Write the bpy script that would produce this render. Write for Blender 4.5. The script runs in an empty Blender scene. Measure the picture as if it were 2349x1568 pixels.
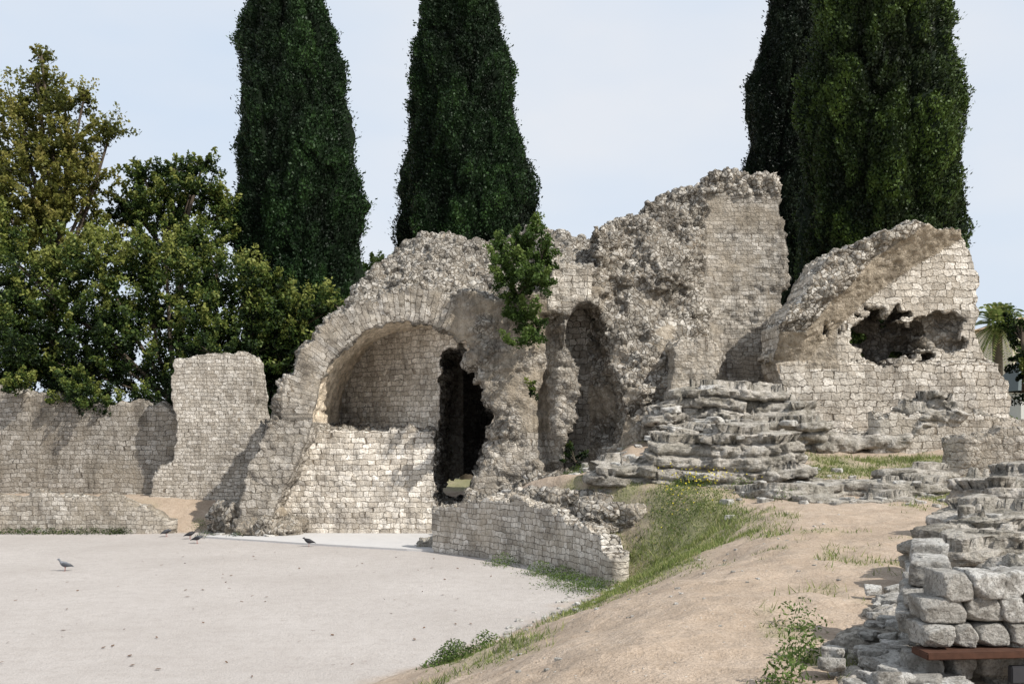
import bpy, bmesh, math, random
import numpy as np
from mathutils import Vector
rng=np.random.default_rng(7); random.seed(7)
EYE=3.05
def K(u,v,d):
    return ((u-1174.5)/2349*d, EYE-(v-980)/2349*d)
def KP(l,d): return [K(u,v,d) for u,v in l]
# ---------------- noise ----------------
def h3(ix,iy,iz,seed=0):
    n=(ix.astype(np.int64)*73856093)^(iy.astype(np.int64)*19349663)^(iz.astype(np.int64)*83492791)^(seed*2654435)
    n=n&0xffffffff
    n=((n^(n>>15))*2246822519)&0xffffffff
    n=((n^(n>>13))*3266489917)&0xffffffff
    n=n^(n>>16)
    return n/4294967295.0
def vnoise(x,y,z,seed=0):
    x,y,z=np.broadcast_arrays(np.asarray(x,float),np.asarray(y,float),np.asarray(z,float))
    ix,iy,iz=np.floor(x),np.floor(y),np.floor(z)
    fx,fy,fz=x-ix,y-iy,z-iz
    fx=fx*fx*(3-2*fx);fy=fy*fy*(3-2*fy);fz=fz*fz*(3-2*fz)
    r=0
    for a in (0,1):
        wa=fx if a else 1-fx
        for b in (0,1):
            wb=fy if b else 1-fy
            for c in (0,1):
                wc=fz if c else 1-fz
                r=r+wa*wb*wc*h3(ix+a,iy+b,iz+c,seed)
    return r*2-1
def fbm(p,f=1.0,o=3,seed=0):
    r=0;a=1;t=0
    for i in range(o):
        r=r+a*vnoise(p[:,0]*f,p[:,1]*f,p[:,2]*f,seed+i*17);t+=a;a*=.5;f*=2.03
    return r/t*1.5
def worley(p,f=1.0,seed=0):
    q=p*f;c=np.floor(q);F1=np.full(len(p),9.);F2=np.full(len(p),9.);ID=np.zeros(len(p))
    for a in(-1,0,1):
        for b in(-1,0,1):
            for g in(-1,0,1):
                cx,cy,cz=c[:,0]+a,c[:,1]+b,c[:,2]+g
                h=h3(cx,cy,cz,seed+1)
                d=np.sqrt((cx+h-q[:,0])**2+(cy+h3(cx,cy,cz,seed+2)-q[:,1])**2+(cz+h3(cx,cy,cz,seed+3)-q[:,2])**2)
                m=d<F1
                F2=np.where(m,F1,np.minimum(F2,d));ID=np.where(m,h,ID);F1=np.where(m,d,F1)
    return F1,F2,ID
def sstep(a,b,x):
    t=np.clip((x-a)/(b-a),0,1);return t*t*(3-2*t)
def polysdf(px,py,poly):
    px,py=np.broadcast_arrays(np.asarray(px,float),np.asarray(py,float))
    d=np.full(px.shape,1e18);s=np.ones(px.shape)
    n=len(poly);j=n-1
    for i in range(n):
        ax,ay=poly[i];bx,by=poly[j]
        ex,ey=bx-ax,by-ay;wx,wy=px-ax,py-ay
        t=np.clip((wx*ex+wy*ey)/(ex*ex+ey*ey+1e-12),0,1)
        d=np.minimum(d,(wx-ex*t)**2+(wy-ey*t)**2)
        c1=py>=ay;c2=py<by;c3=ex*wy>ey*wx
        s=np.where((c1&c2&c3)|(~c1&~c2&~c3),-s,s)
        j=i
    return s*np.sqrt(d)
def linesdf(px,py,pts):
    px,py=np.broadcast_arrays(np.asarray(px,float),np.asarray(py,float))
    best=np.full(px.shape,1e18);S=np.zeros(px.shape);acc=0
    for i in range(len(pts)-1):
        ax,ay=pts[i];bx,by=pts[i+1];ex,ey=bx-ax,by-ay;L=math.hypot(ex,ey)
        wx,wy=px-ax,py-ay;t=np.clip((wx*ex+wy*ey)/(L*L),0,1)
        d=(wx-ex*t)**2+(wy-ey*t)**2;m=d<best
        S=np.where(m,acc+t*L,S);best=np.where(m,d,best);acc+=L
    return np.sqrt(best),S
# ---------------- mesh helpers ----------------
def link(o,parent=None):
    bpy.context.scene.collection.objects.link(o)
    if parent: o.parent=parent
    return o
def empty(name,loc=(0,0,0)):
    e=bpy.data.objects.new(name,None);e.location=loc;e.empty_display_size=.3;return link(e)
def mk(name,V,F,mat,attrs=None,smooth=True,parent=None):
    V=np.asarray(V,np.float32);F=np.asarray(F,np.int32)
    me=bpy.data.meshes.new(name)
    me.vertices.add(len(V));me.vertices.foreach_set('co',V.ravel())
    k=F.shape[1];me.loops.add(F.size);me.loops.foreach_set('vertex_index',F.ravel())
    me.polygons.add(len(F));me.polygons.foreach_set('loop_start',np.arange(0,F.size,k,dtype=np.int32))
    me.polygons.foreach_set('use_smooth',np.full(len(F),smooth,dtype=bool))
    me.update(calc_edges=True)
    if attrs:
        for kx,a in attrs.items():
            a=np.asarray(a,np.float32)
            c=np.ones((len(V),4),np.float32);c[:,:a.shape[1]]=a
            at=me.attributes.new(kx,'FLOAT_COLOR','POINT');at.data.foreach_set('color',c.ravel())
    me.materials.append(mat)
    return link(bpy.data.objects.new(name,me),parent)
def vnormals(V,F):
    a,b,c,d=V[F[:,0]],V[F[:,1]],V[F[:,2]],V[F[:,3]]
    fn=np.cross(c-a,d-b);N=np.zeros_like(V)
    for k in range(4):
        for ax in range(3): N[:,ax]+=np.bincount(F[:,k],fn[:,ax],len(V))
    return N/(np.linalg.norm(N,axis=1,keepdims=True)+1e-9)
def surfnets(vol,org,h):
    s=vol<0;nx,ny,nz=vol.shape
    cs=np.zeros((nx-1,ny-1,nz-1),np.int8)
    for a in(0,1):
        for b in(0,1):
            for c in(0,1): cs+=s[a:nx-1+a,b:ny-1+b,c:nz-1+c]
    I,J,L=np.nonzero((cs>0)&(cs<8))
    idx=np.full(cs.shape,-1,np.int32);idx[I,J,L]=np.arange(len(I))
    acc=np.zeros((len(I),3));cnt=np.zeros(len(I))
    cor=[(a,b,c) for a in(0,1) for b in(0,1) for c in(0,1)]
    val={k:vol[I+k[0],J+k[1],L+k[2]] for k in cor}
    for k in cor:
        for ax in range(3):
            if k[ax]==0:
                k2=list(k);k2[ax]=1;k2=tuple(k2);va,vb=val[k],val[k2]
                m=(va<0)!=(vb<0);t=np.where(m,va/np.where(m,va-vb,1),0)
                for q in range(3):
                    acc[:,q]+=np.where(m,k[q]+(t if q==ax else 0),0)
                cnt+=m
    P=acc/cnt[:,None]+np.stack([I,J,L],1);P=P*h+np.array(org)
    Fs=[]
    for ax in range(3):
        o1,o2=[(1,2),(2,0),(0,1)][ax]
        sl0=[slice(None)]*3;sl1=[slice(None)]*3;sl0[ax]=slice(0,-1);sl1[ax]=slice(1,None)
        A=s[tuple(sl0)];B=s[tuple(sl1)]
        G=np.array(np.nonzero(A!=B)).T
        G=G[(G[:,o1]>0)&(G[:,o2]>0)&(G[:,o1]<vol.shape[o1]-1)&(G[:,o2]<vol.shape[o2]-1)]
        ins=A[G[:,0],G[:,1],G[:,2]]
        def at(d1,d2):
            H=G.copy();H[:,o1]-=d1;H[:,o2]-=d2;return idx[H[:,0],H[:,1],H[:,2]]
        q=np.stack([at(1,1),at(0,1),at(0,0),at(1,0)],1)
        q[~ins]=q[~ins][:,::-1];Fs.append(q)
    F=np.concatenate(Fs);F=F[(F>=0).all(1)]
    return P,F
def grid(b,h):
    return [np.arange(b[i],b[i+1]+h*.5,h) for i in (0,2,4)]
def solid(name,b,h,fn,attr,mat,aL=.1,aS=.05,fS=4.5,parent=None,ang=0,angf=2.2,i2=.45,terr_=0,tf=3.2):
    X,Y,Z=grid(b,h)
    vol=fn(X[:,None,None],Y[None,:,None],Z[None,None,:])
    vol=np.ascontiguousarray(np.broadcast_to(vol,(len(X),len(Y),len(Z)))).astype(np.float32)
    vol[0]=vol[-1]=1;vol[:,0]=1;vol[:,-1]=1;vol[:,:,0]=1;vol[:,:,-1]=1
    P,F=surfnets(vol,(b[0],b[2],b[4]),h)
    N=vnormals(P,F)
    pk=attr(P,N)
    w=1-.8*np.clip(pk[1][:,0],0,1)-.6*np.clip(pk[1][:,1],0,1)
    w=np.clip(w,.12,1)
    F1,F2,ID=worley(P,fS,3)
    d=aL*fbm(P,.9,3,5)*(w*.6+.4)+aS*w*(.55-F1+.7*(ID-.5))+aS*.35*w*fbm(P,9,2,9)
    if ang:
        Q=P*np.array([1,1,1.9])+.15*fbm(P,3,2,12)[:,None]
        _,_,I1=worley(Q,angf,31);f1,f2,I2=worley(Q,angf*2.3,37)
        g=np.clip((f2-f1)/.18,0,1)
        d+=ang*w*((I1-.5)*1.9+(I2-.5)*2*i2-(1-g)*.35)
    P2=P+N*d[:,None]
    if terr_:
        # weathered bedding: stepped ledges, each layer pushed in or out sideways
        zz=P2[:,2]*tf+.6*vnoise(P[:,0]*.6,P[:,1]*.6,0,71)+.15*fbm(P,2,2,72)
        lay=np.floor(zz);fr=zz-lay
        off=terr_*((h3(lay,np.round(P[:,0]*.9+3*h3(lay,lay,lay,4)),lay*0,73)-.5)*1.5-sstep(.78,1.0,fr)*.8-sstep(.2,0,fr)*.3)
        H=N.copy();H[:,2]=0
        P2=P2+H*off[:,None]
        # flatten tops of layers
        P2[:,2]+=(np.abs(N[:,2])>.5)*(-(fr-.75)/tf*.55)
    return mk(name,P2,F,mat,{'pat':pk[0],'kk':pk[1]},True,parent)
def boxpat(P,N,hh=.165,s=None):
    if s is None: s=np.where(np.abs(N[:,1])>np.abs(N[:,0]),P[:,0],P[:,1])
    return np.stack([s/hh,P[:,2]/hh,np.zeros(len(P))],1)
# ---------------- nodes ----------------
def mat_new(name):
    m=bpy.data.materials.new(name);m.use_nodes=True;nt=m.node_tree;nt.nodes.clear();return m,nt
def N_(nt,typ,ins=None,**pr):
    n=nt.nodes.new(typ)
    for k,v in pr.items(): setattr(n,k,v)
    for k,v in (ins or {}).items():
        s=n.inputs[k]
        if isinstance(v,bpy.types.NodeSocket): nt.links.new(v,s)
        else: s.default_value=v
    return n
def MA(nt,op,a,b=0.0,c=0.0,clamp=False): return N_(nt,'ShaderNodeMath',{0:a,1:b,2:c},operation=op,use_clamp=clamp).outputs[0]
def MX(nt,f,a,b,mode='MIX'):
    def cc(x): return x if isinstance(x,bpy.types.NodeSocket) else (x[0],x[1],x[2],1)
    return N_(nt,'ShaderNodeMixRGB',{0:f,1:cc(a),2:cc(b)},blend_type=mode).outputs[0]
def NO(nt,vec,sc,det=3,rough=.55,out=0,dim='3D'):
    return N_(nt,'ShaderNodeTexNoise',{'Vector':vec,'Scale':sc,'Detail':det,'Roughness':rough},noise_dimensions=dim).outputs[out]
def RP(nt,f,stops,interp='LINEAR'):
    n=N_(nt,'ShaderNodeValToRGB',{0:f});cr=n.color_ramp;cr.interpolation=interp
    while len(cr.elements)<len(stops): cr.elements.new(.5)
    for e,(p,c) in zip(cr.elements,stops):
        e.position=p;e.color=(c,c,c,1) if not hasattr(c,'__len__') else (*c,1)
    return n.outputs[0]
def OUT(nt,col,rough,height=None,dist=.03,strength=1.0,trans=0):
    b=N_(nt,'ShaderNodeBsdfPrincipled',{'Base Color':col,'Roughness':rough})
    b.inputs['Specular IOR Level'].default_value=.25
    if height is not None:
        bp=N_(nt,'ShaderNodeBump',{'Height':height,'Distance':dist,'Strength':strength});nt.links.new(bp.outputs[0],b.inputs['Normal'])
    sh=b.outputs[0]
    if trans:
        t=N_(nt,'ShaderNodeBsdfTranslucent',{'Color':col})
        sh=N_(nt,'ShaderNodeMixShader',{0:trans,1:sh,2:t.outputs[0]}).outputs[0]
    o=N_(nt,'ShaderNodeOutputMaterial',{'Surface':sh})
def masonry():
    m,nt=mat_new('weathered_limestone_masonry')
    ob=N_(nt,'ShaderNodeTexCoord').outputs['Object']
    pat=N_(nt,'ShaderNodeAttribute',attribute_name='pat').outputs['Vector']
    kk=N_(nt,'ShaderNodeSeparateXYZ',{0:N_(nt,'ShaderNodeAttribute',attribute_name='kk').outputs['Vector']}).outputs
    wC,wP,tone=kk[0],kk[1],kk[2]
    st=N_(nt,'ShaderNodeSeparateXYZ',{0:pat}).outputs
    n1=NO(nt,ob,1.1,2);n2=N_(nt,'ShaderNodeTexNoise',{'Vector':ob,'Scale':6.0,'Detail':2.0})
    n2c=N_(nt,'ShaderNodeSeparateColor',{0:n2.outputs['Color']}).outputs
    t2=MA(nt,'ADD',st[1],MA(nt,'MULTIPLY',MA(nt,'SUBTRACT',n1,.5),1.1))
    t2=MA(nt,'ADD',t2,MA(nt,'MULTIPLY',MA(nt,'SUBTRACT',n2c[0],.5),.8))
    s2=MA(nt,'ADD',st[0],MA(nt,'MULTIPLY',MA(nt,'SUBTRACT',n2c[1],.5),1.0))
    row=MA(nt,'FLOOR',t2)
    v=N_(nt,'ShaderNodeCombineXYZ',{0:MA(nt,'MULTIPLY',s2,.45),1:MA(nt,'MULTIPLY',row,5.3),2:0.0}).outputs[0]
    nr=NO(nt,v,1.0,0)
    s3=MA(nt,'ADD',s2,MA(nt,'MULTIPLY',MA(nt,'SUBTRACT',nr,.5),2.6))
    bv=N_(nt,'ShaderNodeCombineXYZ',{0:s3,1:t2,2:0.0}).outputs[0]
    br=N_(nt,'ShaderNodeTexBrick',{'Vector':bv,'Scale':1.0,'Brick Width':1.5,'Row Height':1.0,'Mortar Size':.062,'Mortar Smooth':.75,
        'Color1':(1,1,1,1),'Color2':(0,0,0,1),'Mortar':(.5,.5,.5,1)})
    brand=br.outputs['Color'];bm=br.outputs['Fac']
    wv=N_(nt,'ShaderNodeVectorMath',{0:ob,1:N_(nt,'ShaderNodeVectorMath',{0:n2.outputs['Color'],3:.12},operation='SCALE').outputs[0]},operation='ADD').outputs[0]
    ve=N_(nt,'ShaderNodeTexVoronoi',{'Vector':wv,'Scale':6.5,'Randomness':1.0},feature='DISTANCE_TO_EDGE').outputs['Distance']
    vc=N_(nt,'ShaderNodeTexVoronoi',{'Vector':wv,'Scale':6.5,'Randomness':1.0},feature='F1').outputs['Color']
    vs=N_(nt,'ShaderNodeSeparateColor',{0:vc}).outputs
    patchy=RP(nt,NO(nt,ob,1.7,3),[(.38,0),(.6,1)])
    rm=RP(nt,ve,[(0.0,1),(.11,0)])
    stoneR=RP(nt,vs[0],[(0,(.20,.188,.17)),(.3,(.385,.365,.33)),(.7,(.61,.585,.54)),(1,(.79,.77,.73))])
    stoneR=MX(nt,RP(nt,NO(nt,ob,14,3),[(.35,0),(.7,.6)]),stoneR,(.24,.22,.19))
    rub=MX(nt,rm,stoneR,MX(nt,patchy,(.11,.09,.07),(.38,.32,.25)))
    stoneC=RP(nt,brand,[(0,(.43,.395,.345)),(.5,(.63,.595,.54)),(1,(.82,.79,.74))])
    stoneC=MX(nt,RP(nt,NO(nt,ob,9,3),[(.42,0),(.72,.7)]),stoneC,(.35,.31,.26))
    crs=MX(nt,MA(nt,'MULTIPLY',bm,.92),stoneC,MX(nt,patchy,(.085,.068,.05),(.33,.275,.21)))
    pl=RP(nt,NO(nt,ob,3.2,4,.65),[(.25,(.22,.19,.15)),(.5,(.43,.375,.30)),(.72,(.55,.495,.42))])
    c=MX(nt,wC,rub,crs);c=MX(nt,wP,c,pl)
    wea=RP(nt,NO(nt,ob,.8,5,.68),[(.32,(.60,.58,.56)),(.47,(.94,.915,.88)),(.7,(1.10,1.07,1.03))])
    c=MX(nt,1.0,c,wea,'MULTIPLY')
    skv=N_(nt,'ShaderNodeMapping',{'Vector':ob,'Scale':(2.4,2.4,.38)}).outputs[0]
    stk=RP(nt,NO(nt,skv,1.0,5,.7),[(.36,(.55,.54,.53)),(.48,(1,1,1))])
    c=MX(nt,.7,c,stk,'MULTIPLY')
    spots=RP(nt,NO(nt,ob,22,2,.7),[(.56,0),(.66,.5)])
    c=MX(nt,spots,c,(.09,.088,.08))
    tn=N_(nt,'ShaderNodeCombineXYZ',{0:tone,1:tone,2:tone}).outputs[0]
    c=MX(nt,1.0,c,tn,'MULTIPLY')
    hR=RP(nt,ve,[(0,0),(.12,.7),(.4,1)]);hR=MA(nt,'ADD',hR,MA(nt,'MULTIPLY',vs[1],.7))
    hC=MA(nt,'SUBTRACT',1.2,bm);hC=MA(nt,'ADD',hC,MA(nt,'MULTIPLY',brand,.3))
    hP=MA(nt,'MULTIPLY',NO(nt,ob,5,4,.7),1.6)
    h=MX(nt,wC,hR,hC);h=MX(nt,wP,h,hP)
    h=MA(nt,'ADD',h,MA(nt,'MULTIPLY',NO(nt,ob,18,3,.7),1.0))
    OUT(nt,c,.95,h,.05,1.0)
    return m
def rockmat():
    m,nt=mat_new('rough_rock')
    ob=N_(nt,'ShaderNodeTexCoord').outputs['Object']
    n=NO(nt,ob,4,6,.72)
    c=RP(nt,n,[(.30,(.15,.138,.12)),(.43,(.35,.33,.29)),(.55,(.54,.515,.47)),(.72,(.71,.69,.65))])
    s=RP(nt,NO(nt,ob,30,3,.7),[(.5,0),(.68,.65)])
    c=MX(nt,s,c,(.085,.08,.07))
    w=RP(nt,NO(nt,ob,1.3,3),[(.35,(.7,.68,.64)),(.65,(1.05,1.02,1))])
    c=MX(nt,1.0,c,w,'MULTIPLY')
    vv=N_(nt,'ShaderNodeMapping',{'Vector':ob,'Scale':(.7,.7,5.0)}).outputs[0]
    st=NO(nt,vv,2.0,4,.7)
    c=MX(nt,RP(nt,st,[(.36,.6),(.44,0)]),c,(.13,.115,.095))
    h=MA(nt,'ADD',MA(nt,'MULTIPLY',n,1.4),MA(nt,'ADD',MA(nt,'MULTIPLY',NO(nt,ob,25,4,.75),.8),MA(nt,'MULTIPLY',st,1.2)))
    OUT(nt,c,.95,h,.055,1.0)
    return m
def leafmat(name,stops,trans=.25,nscale=.6):
    m,nt=mat_new(name)
    ob=N_(nt,'ShaderNodeTexCoord').outputs['Object']
    t=N_(nt,'ShaderNodeSeparateColor',{0:N_(nt,'ShaderNodeAttribute',attribute_name='tint').outputs['Color']}).outputs[0]
    f=MA(nt,'ADD',t,MA(nt,'MULTIPLY',MA(nt,'SUBTRACT',NO(nt,ob,nscale,2),.5),.8),clamp=True)
    c=RP(nt,f,stops)
    OUT(nt,c,.55,trans=trans);return m
def plain(name,col,rough=.8,var=.25,sc=8,bump=.0,metal=0):
    m,nt=mat_new(name)
    ob=N_(nt,'ShaderNodeTexCoord').outputs['Object']
    n=NO(nt,ob,sc,4,.65)
    c=MX(nt,n,[x*(1-var) for x in col],[min(1,x*(1+var)) for x in col])
    if bump: OUT(nt,c,rough,n,bump)
    else: OUT(nt,c,rough)
    return m
MAS=masonry();ROCK=rockmat()
# ---------------- terrain ----------------
CW=[(-1.75,25.3),(-.7,24.3),(.25,23.3),(.95,22.3),(1.5,21.3),(1.9,20.3),(2.0,19.5)]
ARENA=[(-60,29.7),(-10.0,29.7),(-8.6,30.2),(-6.6,30.6),(-1.2,30.6),(-1.2,27.5),(-1.75,25.3)]+CW[1:]+[(1.5,18.3),(.84,17),(-.33,14.3),(-1.58,12.2),(-2.7,9),(-4.2,5),(-6.5,0),(-12,-6),(-60,-10)]
def terr(x,y):
    x=np.asarray(x,float);y=np.asarray(y,float)
    d=polysdf(x,y,ARENA)
    near=np.interp(y,[0,17,20,23,26,28.5,60],[1.45,1.5,1.62,1.95,2.5,2.85,3.0])
    bx=np.interp(x,[-9,-2,0,1.2,2.5,3.6],[.9,.75,.95,1.5,2.2,2.85])
    back=sstep(22.5,26.5,y)
    H=near*(1-back)+np.minimum(near,bx)*back
    H=np.where(y>34,np.minimum(H,np.maximum(bx,1.0)),H)
    w=np.interp(y,[14,18,19.5,21,24,28,30],[4.3,3.4,2.8,2.0,.9,.7,2.6])
    z=H*sstep(-.12,1,np.clip(d,0,None)/w)*(d>0)+0
    z=np.where((d>0)&(y<25.4)&(x>-2)&(x<5),np.maximum(z,.85*sstep(.1,.3,d)*sstep(20,21.6,y)),z)
    out=np.clip(d,0,1)
    z=z+out*(.05*vnoise(x*1.1,y*1.1,0,3)+.03*vnoise(x*4,y*4,0,4)+.012*vnoise(x*11,y*11,0,5))
    z=z+.012*vnoise(x*.6,y*.6,0,8)
    return z
def grassmask(x,y):
    d=polysdf(x,y,ARENA)
    n=vnoise(x*.7,y*.7,0,21)*.6+vnoise(x*2.3,y*2.3,0,22)*.5+vnoise(x*6,y*6,0,23)*.25
    band=sstep(.15,.5,d)*(1-sstep(1.8,3.0,d))*sstep(8,13,y)*(1-sstep(23.2,24,y))*(x>-6)
    band=np.maximum(band*(.46+.5*sstep(15,18,y)),0)
    lowb=sstep(-.1,.3,d)*(1-sstep(1.2,2.2,d))*(1-sstep(9,13.5,y))*(y>5)*.5
    a=np.exp(-((x-3.2)/1.4)**2-((y-19.4)/2.4)**2)*1.15
    b=np.exp(-((x-8.7)/.9)**2-((y-19.5)/3.5)**2)*1.15
    c=np.exp(-((x-7.0)/1.8)**2-((y-24.0)/1.3)**2)*.9
    c2=np.exp(-((x-9.5)/2.5)**2-((y-24.8)/.8)**2)*.9
    e=np.exp(-((x-2.1)/.3)**2-((y-7.6)/1.4)**2)*.45
    f=sstep(12,30,np.abs(x))*(y<29)*(d>2)*.8+(y>36)*.9
    m=np.maximum.reduce([band,lowb,a,b,c,c2,e,f])
    return np.clip(m*1.4+n*.95-.46,0,1)*(d>.05)
def axis(segs):
    r=[segs[0][0]]
    for a,b,h in segs:
        n=max(1,int(round((b-a)/h)));r+=list(np.linspace(a,b,n+1)[1:])
    return np.array(r)
ax=axis([(-2500,-300,400),(-300,-60,40),(-60,-18,2),(-18,-3,.12),(-3,10,.06),(10,16,.15),(16,60,2),(60,300,40),(300,2500,400)])
ay=axis([(-400,-40,60),(-40,4,2),(4,12,.055),(12,31,.09),(31,36,.25),(36,70,2),(70,300,30),(300,3500,400)])
GX,GY=np.meshgrid(ax,ay,indexing='ij')
gx,gy=GX.ravel(),GY.ravel()
gz=terr(gx,gy)
d=polysdf(gx,gy,ARENA)
nx,ny=len(ax),len(ay)
ii,jj=np.meshgrid(np.arange(nx-1),np.arange(ny-1),indexing='ij');b0=(ii*ny+jj).ravel()
GF=np.stack([b0,b0+ny,b0+ny+1,b0+1],1)
gm=grassmask(gx,gy)
edge=sstep(-.35,.25,d+.25*vnoise(gx*1.7,gy*1.7,0,31)+.1*vnoise(gx*6,gy*6,0,32))
m,nt=mat_new('dusty_gravel_and_dirt')
ob=N_(nt,'ShaderNodeTexCoord').outputs['Object']
aa=N_(nt,'ShaderNodeSeparateColor',{0:N_(nt,'ShaderNodeAttribute',attribute_name='g').outputs['Color']}).outputs
f1=NO(nt,ob,.35,5,.6);f2=NO(nt,ob,45,3,.75);f3=NO(nt,ob,4,4,.7);f4=NO(nt,ob,12,4,.7)
fl=MX(nt,RP(nt,f1,[(.3,0),(.7,1)]),(.43,.395,.37),(.52,.485,.46))
fl=MX(nt,RP(nt,f2,[(.3,.6),(.62,0)]),fl,(.26,.235,.215))
fl=MX(nt,RP(nt,f3,[(.35,.4),(.55,0)]),fl,(.34,.305,.28))
fl=MX(nt,RP(nt,f4,[(.30,.5),(.42,0)]),fl,(.27,.24,.215))
di=MX(nt,RP(nt,f3,[(.3,0),(.7,1)]),(.38,.30,.23),(.52,.425,.34))
di=MX(nt,RP(nt,NO(nt,ob,1.1,4),[(.35,.5),(.6,0)]),di,(.32,.245,.18))
di=MX(nt,RP(nt,f2,[(.33,.6),(.6,0)]),di,(.20,.15,.105))
di=MX(nt,RP(nt,f4,[(.32,.5),(.45,0)]),di,(.25,.19,.135))
vd=N_(nt,'ShaderNodeTexVoronoi',{'Vector':ob,'Scale':16.0},feature='F1')
peb=RP(nt,vd.outputs['Distance'],[(.12,1),(.2,0)])
psel=RP(nt,N_(nt,'ShaderNodeSeparateColor',{0:vd.outputs['Color']}).outputs[0],[(.8,0),(.85,1)])
peb=MA(nt,'MULTIPLY',peb,psel)
c=MX(nt,aa[0],fl,di)
c=MX(nt,MA(nt,'MULTIPLY',peb,MA(nt,'MULTIPLY',aa[0],.7)),c,(.55,.52,.47))
gr=MX(nt,f3,(.12,.145,.055),(.29,.29,.14))
c=MX(nt,MA(nt,'MULTIPLY',aa[1],.75),c,gr)
h=MA(nt,'ADD',MA(nt,'MULTIPLY',f2,.5),MA(nt,'ADD',MA(nt,'MULTIPLY',f4,.8),MA(nt,'ADD',MA(nt,'MULTIPLY',f3,MA(nt,'ADD',MA(nt,'MULTIPLY',aa[0],1.4),.5)),MA(nt,'MULTIPLY',peb,.4))))
OUT(nt,c,.95,h,.03,.85)
mk('ground',np.stack([gx,gy,gz],1),GF,m,{'g':np.stack([edge,gm,gm*0],1)})
cm=plain('pale_concrete',(.50,.49,.485),.85,.10,2,.004)
sl=[(-8.7,28.35),(-6.9,29.15),(-1.55,29.0),(-1.65,25.1),(-2.6,25.3),(-5.4,26.6)]
V=[(x,y,.055) for x,y in sl]+[(x,y,-.1) for x,y in sl];n=len(sl)
me=bpy.data.meshes.new('concrete_slab');me.from_pydata(V,[],[list(range(n))[::-1]]+[[i,(i+1)%n,n+(i+1)%n,n+i] for i in range(n)]);me.materials.append(cm)
bm_=bmesh.new();bm_.from_mesh(me);bmesh.ops.recalc_face_normals(bm_,faces=bm_.faces);bm_.to_mesh(me);bm_.free()
link(bpy.data.objects.new('concrete_slab',me))

# ---------------- main vault ruin ----------------
PA=[(-8.0,-1),(-7.65,1.0),(-7.1,2.6),(-6.6,4.04),(-5.9,5.3),(-5.3,5.85),(-4.5,6.42),(-3.39,6.9),(-2.15,7.02),(-.55,6.68),(.85,6.9),(1.0,7.55),(2.2,7.6),(3.2,7.2),(3.2,-1)]
PD=[(2.4,-1),(2.4,8.75),(3.3,9.3),(3.9,9.75),(4.6,10.15),(5.2,10.2),(5.75,10.2),(5.95,10.7),(6.6,10.8),(7.75,10.75),(8.0,10.1),(8.05,9.0),(8.2,7.9),(8.15,7.0),(7.95,6.4),(7.8,5.6),(7.85,4.4),(7.8,-1)]
OP2=KP([(1030,786),(1048,790),(1072,826),(1092,850),(1112,900),(1142,955),(1132,1010),(1120,1050),(1095,1100),(1068,1145),(1030,1165),(1000,1165),(1000,800)],28.6)
NICHE=KP([(1305,720),(1322,695),(1350,684),(1378,700),(1394,745),(1400,850),(1418,895),(1424,960),(1415,1010),(1375,1060),(1330,1095),(1285,1095),(1300,1010),(1322,930),(1325,850),(1300,790)],28.1)
def ybk(x): return 29.25+.95*np.clip(-1.7-x,0,3.9)
def yfront(x,z):
    base=28.6-.35*sstep(-1.6,-1.1,x)-.25*sstep(.9,1.3,x)*sstep(3.0,8,9-z)
    sl=27.9+.52*np.clip(z-4.2,0,None)-.25*np.sin(np.clip((x-2.4)/2.4,0,1)*3.14)
    sl=sl+.35*vnoise(x*.9,z*.9,1,61)+.2*vnoise(x*2,z*2,1,62)
    sl=sl+(30.6-sl)*sstep(4.4,6.6,x)
    y=base+(sl-base)*sstep(1.9,2.9,x)
    y=y+.5*np.exp(-((x-1.0-.12*np.sin(z*1.3))/.22)**2)*(z<6.2)
    return y
def fmain(X,Y,Z):
    x2=X[:,:,0][:,0];z2=Z[0,0,:];y1=Y[0,:,0]
    XX,ZZ=np.meshgrid(x2,z2,indexing='ij')
    wx=.13*vnoise(XX*1.6,ZZ*1.6,0,41)+.09*vnoise(XX*4.5,ZZ*4.5,0,42);wz=.13*vnoise(XX*1.6,ZZ*1.6,3,43)+.09*vnoise(XX*4.5,ZZ*4.5,3,44)
    vol=np.empty((len(x2),len(y1),len(z2)),np.float32)
    xw,zw=XX+wx,ZZ+wz
    pd=polysdf(xw,zw,PD)
    yf=yfront(XX,ZZ)
    circ=np.sqrt((XX+2.9)**2+(ZZ-3.4)**2)-2.6
    leg=polysdf(XX+wx*.4,ZZ+wz*.4,[(-5.5,3.5),(-5.5,3.2),(-6.85,.2),(-6.95,-1),(-1.55,-1),(-1.55,3.5)])
    o1=np.minimum(np.maximum(circ,XX+1.6),leg)
    o1=np.minimum(o1,np.maximum(circ,XX+1.25+.1*vnoise(ZZ*2,XX*2,0,2)))
    o2=polysdf(XX+wx*.7,ZZ+wz*.7,OP2)
    ni=polysdf(XX+wx*.4,ZZ+wz*.4,NICHE)
    ylow=29.12+.1*(-1.6-XX)
    yb=np.where(ZZ>3.02,ybk(XX),ylow)
    for j,y in enumerate(y1):
        e=max(0,y-29.2)
        sh=.55*min(e,5);fx=1-.052*min(e,5)
        pa=polysdf((xw+1)/fx-1,zw-sh,PA)
        pa=np.maximum(pa,zw-(9.25+.12*np.sin(XX*2.1)))
        s=np.minimum(pa,pd if y<33.6 else pd+ (y-33.6))
        s=np.maximum(s,yf-y);s=np.maximum(s,y-34.3)
        s=np.maximum(s,-np.maximum(o1,(y-yb)*.75))
        s=np.maximum(s,-np.maximum(o2,y-33.6))
        ch=np.maximum(np.maximum(np.abs(XX+.6)-1.0,np.abs(ZZ-2.4)-2.3),np.maximum(30.2-y,y-33.6))
        s=np.maximum(s,-ch)
        s=np.maximum(s,-np.maximum(ni,y-(yf+1.5)))
        vol[:,j,:]=s
    return vol
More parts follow.
